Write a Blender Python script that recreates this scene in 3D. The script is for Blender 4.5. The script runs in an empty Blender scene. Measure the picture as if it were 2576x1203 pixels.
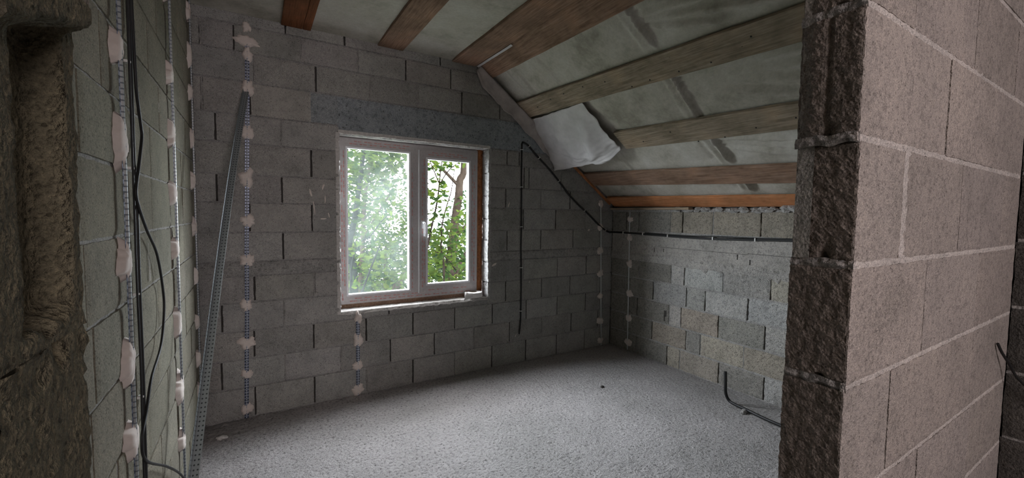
import bpy, math, random
from mathutils import Vector, Matrix, noise
random.seed(7)
S = bpy.context.scene
COL = S.collection

# ------------------------------------------------------------------ camera, world, lights, exposure
EYE = Vector((0.0, 0.0, 1.521))
cam = bpy.data.cameras.new('camera')
cam.sensor_fit = 'HORIZONTAL'; cam.sensor_width = 36.0
cam.lens = 1060.3 / 2576 * 36.0
cam.clip_start = 0.02; cam.clip_end = 200
camo = bpy.data.objects.new('camera', cam); COL.objects.link(camo)
rx = Vector((0.85358365, -0.52080273, 0.0126281)); up = Vector((0.01927552, 0.05579723, 0.99825604)); fw = Vector((0.52059909, 0.85185162, -0.05766635))
camo.matrix_world = Matrix(((rx.x, up.x, -fw.x, EYE.x), (rx.y, up.y, -fw.y, EYE.y), (rx.z, up.z, -fw.z, EYE.z), (0, 0, 0, 1)))
S.camera = camo
S.view_settings.view_transform = 'Standard'; S.view_settings.look = 'None'
S.view_settings.exposure = 0.12; S.view_settings.gamma = 1.0
S.view_settings.use_curve_mapping = False
W = bpy.data.worlds.new('overcast_sky'); S.world = W; W.use_nodes = True
bg = W.node_tree.nodes['Background']
bg.inputs['Color'].default_value = (0.98, 0.965, 1.0, 1); bg.inputs['Strength'].default_value = 45.0

def sky_bands():
    nt = W.node_tree; tc = nt.nodes.new('ShaderNodeTexCoord'); sp = nt.nodes.new('ShaderNodeSeparateXYZ'); cr = nt.nodes.new('ShaderNodeValToRGB')
    nt.links.new(tc.outputs['Generated'], sp.inputs[0]); nt.links.new(sp.outputs['Z'], cr.inputs['Fac'])
    e = cr.color_ramp.elements; e[0].position = .25; e[0].color = (.70, .73, .80, 1); e[1].position = .95; e[1].color = (.32, .31, .33, 1)
    a = e.new(.45); a.color = (1.18, 1.21, 1.33, 1); a = e.new(.68); a.color = (1.18, 1.21, 1.33, 1); a = e.new(.80); a.color = (.45, .44, .46, 1)
    nt.links.new(cr.outputs['Color'], bg.inputs['Color'])
sky_bands()      # overcast, brightest in a band above the trees

def area(name, loc, rot, sx, sy, energy, color, portal=False):
    l = bpy.data.lights.new(name, 'AREA'); l.shape = 'RECTANGLE'; l.size = sx; l.size_y = sy
    l.energy = energy; l.color = color
    o = bpy.data.objects.new(name, l); COL.objects.link(o); o.location = loc; o.rotation_euler = rot
    if portal: l.cycles.is_portal = True
    return o
PI = math.pi
# daylight through the window (sampling portal for the sky); an added lamp before the closed hall wall stands in for daylight behind the camera
area('window_portal', (1.25, 3.80, 1.43), (-PI/2, 0, 0), 1.30, 1.42, 1, (1, 1, 1), True)
area('hall_daylight_standin', (0.55, -2.52, 1.95), (PI/2-.42, 0, 0), 1.1, 1.2, 74, (1.0, 0.885, 0.895))
S.cycles.max_bounces = 8; S.cycles.diffuse_bounces = 5; S.cycles.transparent_max_bounces = 16
S.cycles.use_denoising = True; S.cycles.sample_clamp_indirect = 10

# ------------------------------------------------------------------ node helpers
def mat(name):
    m = bpy.data.materials.new(name); m.use_nodes = True
    nt = m.node_tree; b = nt.nodes['Principled BSDF']
    return m, nt, b
def N(nt, t, **k):
    n = nt.nodes.new(t)
    for a, v in k.items():
        if a in n.inputs.keys(): n.inputs[a].default_value = v
        else: setattr(n, a, v)
    return n
def coords(nt, scale=(1, 1, 1)):
    tc = N(nt, 'ShaderNodeTexCoord'); mp = N(nt, 'ShaderNodeMapping'); mp.inputs['Scale'].default_value = scale
    nt.links.new(tc.outputs['Object'], mp.inputs['Vector']); return mp.outputs['Vector']
def noisetex(nt, vec, scale, detail=4, rough=.6):
    n = N(nt, 'ShaderNodeTexNoise'); n.inputs['Scale'].default_value = scale
    n.inputs['Detail'].default_value = detail; n.inputs['Roughness'].default_value = rough
    nt.links.new(vec, n.inputs['Vector']); return n.outputs['Fac']
def ramp(nt, fac, stops):
    r = N(nt, 'ShaderNodeValToRGB'); e = r.color_ramp.elements
    while len(e) > 1: e.remove(e[-1])
    e[0].position = stops[0][0]; e[0].color = tuple(stops[0][1]) + (1,)
    for p, c in stops[1:]:
        x = e.new(p); x.color = tuple(c) + (1,)
    nt.links.new(fac, r.inputs['Fac']); return r.outputs['Color']
def mix(nt, a, b, fac, mode='MIX'):
    m = N(nt, 'ShaderNodeMix'); m.data_type = 'RGBA'; m.blend_type = mode
    for s, v in ((m.inputs[0], fac), (m.inputs[6], a), (m.inputs[7], b)):
        if isinstance(v, bpy.types.NodeSocket): nt.links.new(v, s)
        elif isinstance(v, (int, float)): s.default_value = v
        else: s.default_value = tuple(v) + (1,)
    return m.outputs[2]
def math_(nt, op, a, b=0.0):
    m = N(nt, 'ShaderNodeMath'); m.operation = op
    for s, v in ((m.inputs[0], a), (m.inputs[1], b)):
        if isinstance(v, bpy.types.NodeSocket): nt.links.new(v, s)
        else: s.default_value = v
    return m.outputs[0]
def bump(nt, b, h, strength, dist):
    n = N(nt, 'ShaderNodeBump'); n.inputs['Strength'].default_value = strength; n.inputs['Distance'].default_value = dist
    nt.links.new(h, n.inputs['Height']); nt.links.new(n.outputs['Normal'], b.inputs['Normal'])

def m_block(name, base, coarse=1.0, pits=.8, midf=.5):
    m, nt, b = mat(name); v = coords(nt)
    at = N(nt, 'ShaderNodeAttribute'); at.attribute_name = 'tone'
    fine = noisetex(nt, v, 230 * coarse, 3, .7); mid = noisetex(nt, v, 60 * coarse, 4, .65); big = noisetex(nt, v, 5, 5, .65)
    c = mix(nt, base, at.outputs['Color'], 1.0, 'MULTIPLY')
    c = mix(nt, c, ramp(nt, fine, [(.34, (.30, .30, .29)), (.46, (.95, .95, .95)), (.56, (1.05, 1.05, 1.04)), (.66, (1.75, 1.70, 1.62))]), .62, 'MULTIPLY')
    c = mix(nt, c, ramp(nt, big, [(.3, (.74, .75, .74)), (.5, (1, 1, 1)), (.7, (1.18, 1.17, 1.15))]), .8, 'MULTIPLY')
    c = mix(nt, c, ramp(nt, mid, [(.36, (.45, .45, .45)), (.48, (1, 1, 1)), (.6, (1.15, 1.13, 1.1))]), midf, 'MULTIPLY')
    v2 = N(nt, 'ShaderNodeTexVoronoi'); v2.inputs['Scale'].default_value = 75 * coarse; v2.inputs['Randomness'].default_value = 1; nt.links.new(v, v2.inputs['Vector'])
    sx = N(nt, 'ShaderNodeSeparateColor'); nt.links.new(v2.outputs['Color'], sx.inputs[0])
    hole = math_(nt, 'LESS_THAN', v2.outputs['Distance'], math_(nt, 'MULTIPLY', sx.outputs[0], .26))
    c = mix(nt, c, mix(nt, c, (.30, .29, .27), 1.0, 'MULTIPLY'), math_(nt, 'MULTIPLY', hole, .7))
    nt.links.new(c, b.inputs['Base Color']); b.inputs['Roughness'].default_value = .95; b.inputs['Specular IOR Level'].default_value = .15
    vo = N(nt, 'ShaderNodeTexVoronoi'); vo.inputs['Scale'].default_value = 160 * coarse; nt.links.new(v, vo.inputs['Vector'])
    h = math_(nt, 'ADD', math_(nt, 'MULTIPLY', mid, 1.6), math_(nt, 'MULTIPLY', vo.outputs['Distance'], .5))
    h = math_(nt, 'ADD', h, math_(nt, 'MULTIPLY', fine, .6))
    bump(nt, b, h, pits, .006)
    return m
def m_simple(name, col, rough=.9, nscale=30, var=.25, bumpd=.003, metallic=0, stretch=(1, 1, 1), bs=.5):
    m, nt, b = mat(name); v = coords(nt, stretch); n = noisetex(nt, v, nscale, 5, .65)
    c = mix(nt, col, ramp(nt, n, [(.28, (1-var,)*3), (.5, (1, 1, 1)), (.72, (1+var,)*3)]), 1.0, 'MULTIPLY')
    nt.links.new(c, b.inputs['Base Color']); b.inputs['Roughness'].default_value = rough; b.inputs['Metallic'].default_value = metallic
    b.inputs['Specular IOR Level'].default_value = .3
    if bumpd: bump(nt, b, n, bs, bumpd)
    return m
def m_wood(name, c1, c2, c3):
    m, nt, b = mat(name); v = coords(nt, (14, .8, 14)); v2 = coords(nt)
    g = noisetex(nt, v, 6, 6, .7); p = noisetex(nt, v2, 2.6, 4, .65); k = noisetex(nt, v2, 55, 3, .7)
    c = ramp(nt, g, [(.3, c1), (.5, c2), (.72, c3)])
    c = mix(nt, c, ramp(nt, p, [(.35, (.55, .55, .50)), (.5, (1, 1, 1)), (.65, (1.35, 1.25, 1.15))]), .8, 'MULTIPLY')
    c = mix(nt, c, ramp(nt, k, [(.26, (.15, .13, .1)), (.31, (1, 1, 1))]), .8, 'MULTIPLY')
    nt.links.new(c, b.inputs['Base Color']); b.inputs['Roughness'].default_value = .85; b.inputs['Specular IOR Level'].default_value = .2
    bump(nt, b, g, .5, .002)
    return m

M = {}
M['block'] = m_block('concrete_block_grey', (.325, .318, .305), 1.0, .6, .3)
M['block_r'] = m_block('concrete_block_coarse', (.36, .345, .32), .75, 1.0)
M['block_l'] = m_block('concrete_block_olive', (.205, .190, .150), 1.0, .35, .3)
M['block_p'] = m_block('concrete_block_pinkish', (.40, .36, .335), 1.6, .8)
M['block_shaded'] = m_block('concrete_block_shaded', (.085, .080, .074), 1.2, .6)  # hall-side wall blocks: the shade on them is put into the colour
M['rough'] = m_block('broken_block_core', (.17, .155, .115), 1.5, .8)
M['mortar'] = m_block('mortar', (.33, .32, .31), .8, .6)
M['mortar_l'] = m_block('mortar_light', (.56, .52, .495), 2.2, .8)
M['lintel'] = m_block('cast_concrete', (.255, .275, .29), .5, .3)
M['dark'] = m_simple('joint_hollow', (.06, .055, .05), bumpd=0)
M['dab'] = m_simple('gypsum_dab', (.66, .585, .54), .9, 45, .07, .002)
M['sillm'] = m_simple('white_mortar', (.52, .50, .48), .95, 60, .22, .006)
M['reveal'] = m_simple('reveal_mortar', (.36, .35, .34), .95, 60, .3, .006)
M['foam'] = m_simple('aged_foam', (.30, .115, .045), .9, 40, .5, .006)
M['zinc'] = m_simple('galvanised_steel', (.42, .46, .48), .45, 40, .15, 0, .75)
M['zincl'] = m_simple('zinc_light', (.62, .64, .64), .5, 30, .1, 0, .4)
M['black'] = m_simple('black_cable_sheath', (.018, .018, .018), .5, 30, .2, 0)
M['white'] = m_simple('white_plastic', (.78, .78, .80), .35, 20, .04, 0)
M['clip'] = m_simple('white_clip', (.75, .75, .72), .5, 20, .05, 0)
M['red'] = m_simple('red_print', (.55, .10, .06), .7, 400, .6, 0)
M['film'] = m_simple('protective_film', (.45, .42, .42), .5, 50, .12, .001)
M['paper'] = m_simple('white_tape', (.78, .76, .74), .7, 30, .05, 0)
M['card'] = m_simple('card_core', (.35, .3, .25), .8, 30, .1, 0)
M['wood_red'] = m_wood('stained_wood', (.09, .035, .015), (.17, .065, .028), (.23, .10, .05))
M['wood_brown'] = m_wood('brown_wood', (.14, .085, .055), (.26, .165, .115), (.36, .25, .19))
M['wood_grey'] = m_wood('weathered_wood', (.15, .12, .085), (.28, .225, .165), (.40, .33, .26))
M['wood_orange'] = m_wood('fresh_orange_wood', (.33, .13, .055), (.44, .19, .085), (.54, .27, .14))
M['bark'] = m_simple('bark', (.0135, .0100, .0075), .95, 12, .4, .01, stretch=(3, 3, .6))
M['gtrunk'] = m_simple('grey_bark', (.0080, .0088, .0082), .95, 12, .4, .01, stretch=(3, 3, .6))

for k in ('bark', 'gtrunk'): M[k].node_tree.nodes['Principled BSDF'].inputs['Specular IOR Level'].default_value = 0
def m_floor():
    m, nt, b = mat('rough_screed'); v = coords(nt)
    a = noisetex(nt, v, 55, 4, .7); f = noisetex(nt, v, 150, 3, .7); g = noisetex(nt, v, 1.6, 4, .6)
    c = mix(nt, (.375, .356, .350), ramp(nt, a, [(.35, (.28, .28, .27)), (.44, (.92, .92, .92)), (.62, (1.2, 1.2, 1.2))]), .85, 'MULTIPLY')
    c = mix(nt, c, ramp(nt, g, [(.35, (.84, .85, .84)), (.6, (1.1, 1.1, 1.1))]), .8, 'MULTIPLY')
    c = mix(nt, c, ramp(nt, f, [(.30, (.5, .5, .5)), (.42, (1, 1, 1))]), .6, 'MULTIPLY')
    nt.links.new(c, b.inputs['Base Color']); b.inputs['Roughness'].default_value = .9; b.inputs['Specular IOR Level'].default_value = .25
    h = math_(nt, 'ADD', math_(nt, 'MULTIPLY', a, 1.5), math_(nt, 'MULTIPLY', f, .5))
    bump(nt, b, h, .9, .014); return m
M['floor'] = m_floor()

def m_membrane():
    m, nt, b = mat('roof_membrane'); v = coords(nt)
    n1 = noisetex(nt, v, 3.2, 6, .7); n2 = noisetex(nt, v, 45, 4, .7)
    c = ramp(nt, n1, [(.32, (.30, .28, .23)), (.48, (.46, .435, .375)), (.68, (.56, .54, .49))])
    c = mix(nt, c, ramp(nt, n2, [(.3, (.8, .8, .8)), (.6, (1.06, 1.06, 1.06))]), .6, 'MULTIPLY')
    nt.links.new(c, b.inputs['Base Color']); b.inputs['Roughness'].default_value = .65; b.inputs['Specular IOR Level'].default_value = .3
    bump(nt, b, n2, .3, .003); return m
M['membrane'] = m_membrane()
M['flap'] = m_simple('loose_membrane', (.62, .60, .60), .5, 6, .16, .004)

def m_perf(name, base, hole, period, duty, axis=2, dots=False):
    """galvanised strip with a row of punched slots along its length (UV x = across, y = metres along)"""
    m, nt, b = mat(name)
    uv = N(nt, 'ShaderNodeUVMap'); sp = N(nt, 'ShaderNodeSeparateXYZ'); nt.links.new(uv.outputs['UV'], sp.inputs[0])
    fy = math_(nt, 'FRACT', math_(nt, 'MULTIPLY', sp.outputs['Y'], 1.0 / period))
    if dots:
        dx = math_(nt, 'MULTIPLY', math_(nt, 'SUBTRACT', math_(nt, 'FRACT', math_(nt, 'MULTIPLY', sp.outputs['X'], 2.0)), .5), .015)
        dy = math_(nt, 'MULTIPLY', math_(nt, 'SUBTRACT', fy, .5), period)
        d = math_(nt, 'SQRT', math_(nt, 'ADD', math_(nt, 'MULTIPLY', dx, dx), math_(nt, 'MULTIPLY', dy, dy)))
        fac = math_(nt, 'LESS_THAN', d, .0036)
    else:
        fac = math_(nt, 'LESS_THAN', fy, duty)
    nt.links.new(mix(nt, base, hole, fac), b.inputs['Base Color'])
    b.inputs['Roughness'].default_value = .4
    nt.links.new(math_(nt, 'MULTIPLY', math_(nt, 'SUBTRACT', 1.0, fac), .5), b.inputs['Metallic'])
    return m
M['nose'] = m_perf('punched_bead_nose', (.62, .64, .68), (.07, .09, .15), .0165, .25)
M['nose_dim'] = m_perf('dull_bead_nose', (.40, .42, .42), (.13, .15, .17), .0165, .25)
M['wing'] = m_perf('punched_bead_wing', (.22, .25, .33), (.02, .03, .06), .022, .45)
M['profile'] = m_perf('perforated_steel_profile', (.33, .36, .37), (.04, .05, .05), .020, .2, dots=True)

def m_glass(name, haze, tint):
    m = bpy.data.materials.new(name); m.use_nodes = True; nt = m.node_tree
    for n in list(nt.nodes): nt.nodes.remove(n)
    out = N(nt, 'ShaderNodeOutputMaterial'); tr = N(nt, 'ShaderNodeBsdfTransparent'); tr.inputs['Color'].default_value = (.94, .96, .95, 1)
    gl = N(nt, 'ShaderNodeBsdfGlossy'); gl.inputs['Roughness'].default_value = .03; gl.inputs['Color'].default_value = (1, 1, 1, 1)
    ms = N(nt, 'ShaderNodeMixShader'); ms.inputs[0].default_value = .05
    nt.links.new(tr.outputs[0], ms.inputs[1]); nt.links.new(gl.outputs[0], ms.inputs[2])
    last = ms
    if haze > 0:
        tl = N(nt, 'ShaderNodeBsdfTranslucent'); tl.inputs['Color'].default_value = tuple(tint) + (1,)
        m2 = N(nt, 'ShaderNodeMixShader'); v = coords(nt)
        f = ramp(nt, noisetex(nt, v, 2.2, 4, .6), [(.35, (haze*.35,)*3), (.65, (haze*1.5,)*3)])
        nt.links.new(f, m2.inputs[0]); nt.links.new(ms.outputs[0], m2.inputs[1]); nt.links.new(tl.outputs[0], m2.inputs[2]); last = m2
    nt.links.new(last.outputs[0], out.inputs['Surface']); return m
M['glass'] = m_glass('clear_glass', 0, (1, 1, 1))
M['glass_dusty'] = m_glass('dusty_glass', .011, (.85, .98, .93))

def m_leaf(name, c1, c2):
    m = bpy.data.materials.new(name); m.use_nodes = True; nt = m.node_tree
    for n in list(nt.nodes): nt.nodes.remove(n)
    out = N(nt, 'ShaderNodeOutputMaterial'); at = N(nt, 'ShaderNodeAttribute'); at.attribute_name = 'tone'
    c = mix(nt, c1, c2, at.outputs['Fac'])
    d = N(nt, 'ShaderNodeBsdfDiffuse'); t = N(nt, 'ShaderNodeBsdfTranslucent'); ms = N(nt, 'ShaderNodeMixShader'); ms.inputs[0].default_value = .5
    nt.links.new(c, d.inputs['Color']); nt.links.new(c, t.inputs['Color'])
    nt.links.new(d.outputs[0], ms.inputs[1]); nt.links.new(t.outputs[0], ms.inputs[2]); nt.links.new(ms.outputs[0], out.inputs['Surface'])
    return m
M['leaf'] = m_leaf('leaf_green', (.0080, .0180, .0060), (.036, .050, .0085))
M['leaf_far'] = m_leaf('leaf_far', (.0095, .0185, .0105), (.034, .044, .026))
M['ground'] = m_simple('undergrowth_soil', (.04, .05, .03), .95, 3, .4, .02)

# ------------------------------------------------------------------ mesh helpers
class MB:
    def __init__(s): s.v = []; s.f = []; s.mi = []; s.t = []; s.uv = {}; s.sm = []
    def quad(s, a, b, c, d, mi=0, tone=(1, 1, 1), smooth=False):
        i = len(s.v); s.v += [a, b, c, d]; s.t += [tone]*4; s.f.append((i, i+1, i+2, i+3)); s.mi.append(mi); s.sm.append(smooth)
    def box(s, x0, x1, y0, y1, z0, z1, mi=0, tone=(1, 1, 1), fn=None):
        P = [(x, y, z) for z in (z0, z1) for y in (y0, y1) for x in (x0, x1)]
        if fn: P = [fn(*p) for p in P]
        i = len(s.v); s.v += [tuple(p) for p in P]; s.t += [tone]*8
        for f in ((0, 2, 3, 1), (4, 5, 7, 6), (0, 1, 5, 4), (2, 6, 7, 3), (0, 4, 6, 2), (1, 3, 7, 5)):
            s.f.append(tuple(i+k for k in f)); s.mi.append(mi); s.sm.append(False)
    def grid(s, pts, nu, nv, mi=0, tone=(1, 1, 1), smooth=True, uvs=None):
        """pts: row-major list (nv+1) rows of (nu+1)"""
        i = len(s.v); s.v += [tuple(p) for p in pts]; s.t += [tone]*len(pts)
        if uvs:
            for k, u in enumerate(uvs): s.uv[i+k] = u
        for r in range(nv):
            for c in range(nu):
                a = i + r*(nu+1) + c
                s.f.append((a, a+1, a+nu+2, a+nu+1)); s.mi.append(mi); s.sm.append(smooth)
    def tube(s, pts, r, n=8, mi=0, tone=(1, 1, 1), caps=True):
        pts = [Vector(p) for p in pts]; i0 = len(s.v); prev = None
        for k, p in enumerate(pts):
            t = (pts[min(k+1, len(pts)-1)] - pts[max(k-1, 0)]).normalized()
            a = Vector((0, 0, 1)) if abs(t.z) < .9 else Vector((1, 0, 0))
            if prev is not None: a = prev
            u = (a - t * a.dot(t)).normalized(); w = t.cross(u); prev = u
            rr = r(k/(len(pts)-1)) if callable(r) else r
            for j in range(n):
                an = 2*PI*j/n; s.v.append(tuple(p + u*math.cos(an)*rr + w*math.sin(an)*rr)); s.t.append(tone)
        for k in range(len(pts)-1):
            for j in range(n):
                a = i0+k*n+j; b = i0+k*n+(j+1) % n
                s.f.append((a, b, b+n, a+n)); s.mi.append(mi); s.sm.append(True)
        if caps:
            s.f.append(tuple(i0+j for j in reversed(range(n)))); s.mi.append(mi); s.sm.append(False)
            s.f.append(tuple(i0+(len(pts)-1)*n+j for j in range(n))); s.mi.append(mi); s.sm.append(False)
    def build(s, name, mats, parent=None, **props):
        me = bpy.data.meshes.new(name); off = parent_world(parent)
        me.from_pydata([(v[0]-off[0], v[1]-off[1], v[2]-off[2]) for v in s.v], [], s.f)
        for m in mats: me.materials.append(M[m] if isinstance(m, str) else m)
        me.polygons.foreach_set('material_index', s.mi); me.polygons.foreach_set('use_smooth', s.sm)
        at = me.color_attributes.new('tone', 'FLOAT_COLOR', 'POINT')
        flat = []
        for t in s.t: flat += [t[0], t[1], t[2], 1.0]
        at.data.foreach_set('color', flat)
        if s.uv:
            ul = me.uv_layers.new(name='UVMap')
            for l in me.loops: ul.data[l.index].uv = s.uv.get(l.vertex_index, (0, 0))
        me.update()
        o = bpy.data.objects.new(name, me); COL.objects.link(o)
        if parent: o.parent = parent
        for k, v in props.items(): o[k] = v
        return o
def parent_world(p):
    x = Vector((0, 0, 0))
    while p is not None: x += p.location; p = p.parent
    return x
def thing(name, loc, label, cat, group=None, kind=None):
    o = bpy.data.objects.new(name, None); COL.objects.link(o); o.location = loc
    if kind == 'structure': o['kind'] = kind; return o
    o['label'] = label; o['category'] = cat; o['kind'] = 'thing'
    if group: o['group'] = group
    return o
def catmull(P, n=8):
    P = [Vector(p) for p in P]; out = []
    for i in range(len(P)-1):
        a = P[max(i-1, 0)]; b = P[i]; c = P[i+1]; d = P[min(i+2, len(P)-1)]
        for k in range(n):
            t = k/n
            out.append(.5*((2*b) + (c-a)*t + (2*a-5*b+4*c-d)*t*t + (3*b-3*c+d-a)*t*t*t))
    out.append(P[-1]); return out
def nz(x, y, z, s): return noise.noise(Vector((x*s, y*s, z*s)))

# surface patch: M maps (u, v, w) -> world; w is out of the wall
def patch(mb, F, u0, u1, v0, v1, w, step, mi, tone, amp=.0015, wob=.003, depth=.03, freq=18, round_=.003, seed=0):
    nu = max(2, int(round((u1-u0)/step))); nv = max(2, int(round((v1-v0)/step)))
    pts = []
    us = [u0 + (u1-u0)*i/nu for i in range(nu+1)]; vs = [v0 + (v1-v0)*j/nv for j in range(nv+1)]
    us = [u0] + us + [u1]; vs = [v0] + vs + [v1]
    for j, v in enumerate(vs):
        for i, u in enumerate(us):
            p = Vector((u*30+seed, v*30, seed*1.7)); e = min(i, j, len(us)-1-i, len(vs)-1-j)
            uu, vv = u, v
            if e <= 1:
                if i <= 1 or i >= len(us)-2: uu += noise.noise(p)*wob
                if j <= 1 or j >= len(vs)-2: vv += noise.noise(p*1.1+Vector((9, 0, 0)))*wob
            ww = w + noise.noise(Vector((u*freq+seed, v*freq, 3)))*amp + noise.noise(Vector((u*freq*4+seed, v*freq*4, 7)))*amp*.5
            if e == 0: ww = w - depth
            elif e == 1: ww -= round_
            pts.append(F(uu, vv, ww))
    mb.grid(pts, len(us)-1, len(vs)-1, mi, tone, smooth=False)

def tone_of(k, rng, spread=.16, hue=.04):
    b = 1 + (rng.random()-.5)*2*spread
    return (b*(1+(rng.random()-.5)*hue), b, b*(1+(rng.random()-.5)*hue))

def wall_rows(mb, F, rows, step=.02, bed=.012, mats=(0, 1), rng=None, spread=.16, special=None, wob=.003, bedw=-.007, filled=.35, amp=.0015, bed_tone=(1, 1, 1)):
    """rows: (z0, z1, ulo, uhi, [joint positions]); beds under and over every row are mortar"""
    for r, row in enumerate(rows):
        z0, z1, lo, hi, js = row[:5]; mi = row[5] if len(row) > 5 else mats[0]
        js = sorted(j for j in js if lo+.03 < j < hi-.03)
        ed = [lo] + js + [hi]
        for k in range(len(ed)-1):
            a = ed[k] + (0 if k == 0 else .0045 + rng.random()*.003); b = ed[k+1] - (0 if k == len(ed)-2 else .0045 + rng.random()*.003)
            t = tone_of(k, rng, spread)
            if special: t = special(r, (a+b)/2, (z0+z1)/2, t)
            patch(mb, F, a, b, z0+bed/2, z1-bed/2, rng.random()*.004-.002, step, mi, t, wob=wob, seed=r*7.3+k*3.1, amp=amp)
            if k > 0 and rng.random() < filled:
                patch(mb, F, ed[k]-.006, ed[k]+.006, z0+.005, z1-.005, -.005, step, mats[1], (.95, .95, .95), amp=.002, wob=.004, seed=r+k*1.3)
        patch(mb, F, lo, hi, z0-bed/2-.002, z0+bed/2+.002, bedw, step, mats[1], bed_tone, amp=.0022, wob=.004, round_=.001, seed=r*2.2)

D = 3.592; A = -.337; B = 3.57
MS, CX, CZ = .72, 1.79, 2.90          # roof slope: z = CZ - MS (x - CX)
ZF = 2.912                             # flat membrane height
def zslope(x): return CZ - MS*(x-CX)

# ------------------------------------------------------------------ floor
def build_floor():
    mb = MB(); n = 0
    def reg(x0, x1, y0, y1, st):
        nu = int((x1-x0)/st); nv = int((y1-y0)/st); pts = []
        for j in range(nv+1):
            for i in range(nu+1):
                x = x0+(x1-x0)*i/nu; y = y0+(y1-y0)*j/nv
                e = max(0, 1-(D-y)/.45)*max(0, min(1, (2.2-x)/1.2))
                z = nz(x, y, 0, 9)*.004*(1+1.4*e) + nz(x, y, 5, 30)*.0045*(1+1.4*e) + nz(x, y, 8, 70)*.0035
                ed = max(0, 1-(x-A)/.25)*max(0, 1-(D-y)/.4)
                z -= .012*ed*max(0, nz(x, y, 2, 13)+.3)
                pts.append((x, y, min(z, .012)))
        mb.grid(pts, nu, nv, 0, smooth=True)
    reg(A-.04, B+.04, .297, D+.04, .0125)
    reg(A-.04, 2.04, -2.65, .297, .05)
    mb.box(A-.3, B+.3, -2.9, D+.27, -.25, -.03, 0)
    mb.build('floor', ['floor'], kind='structure')
build_floor()

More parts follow.
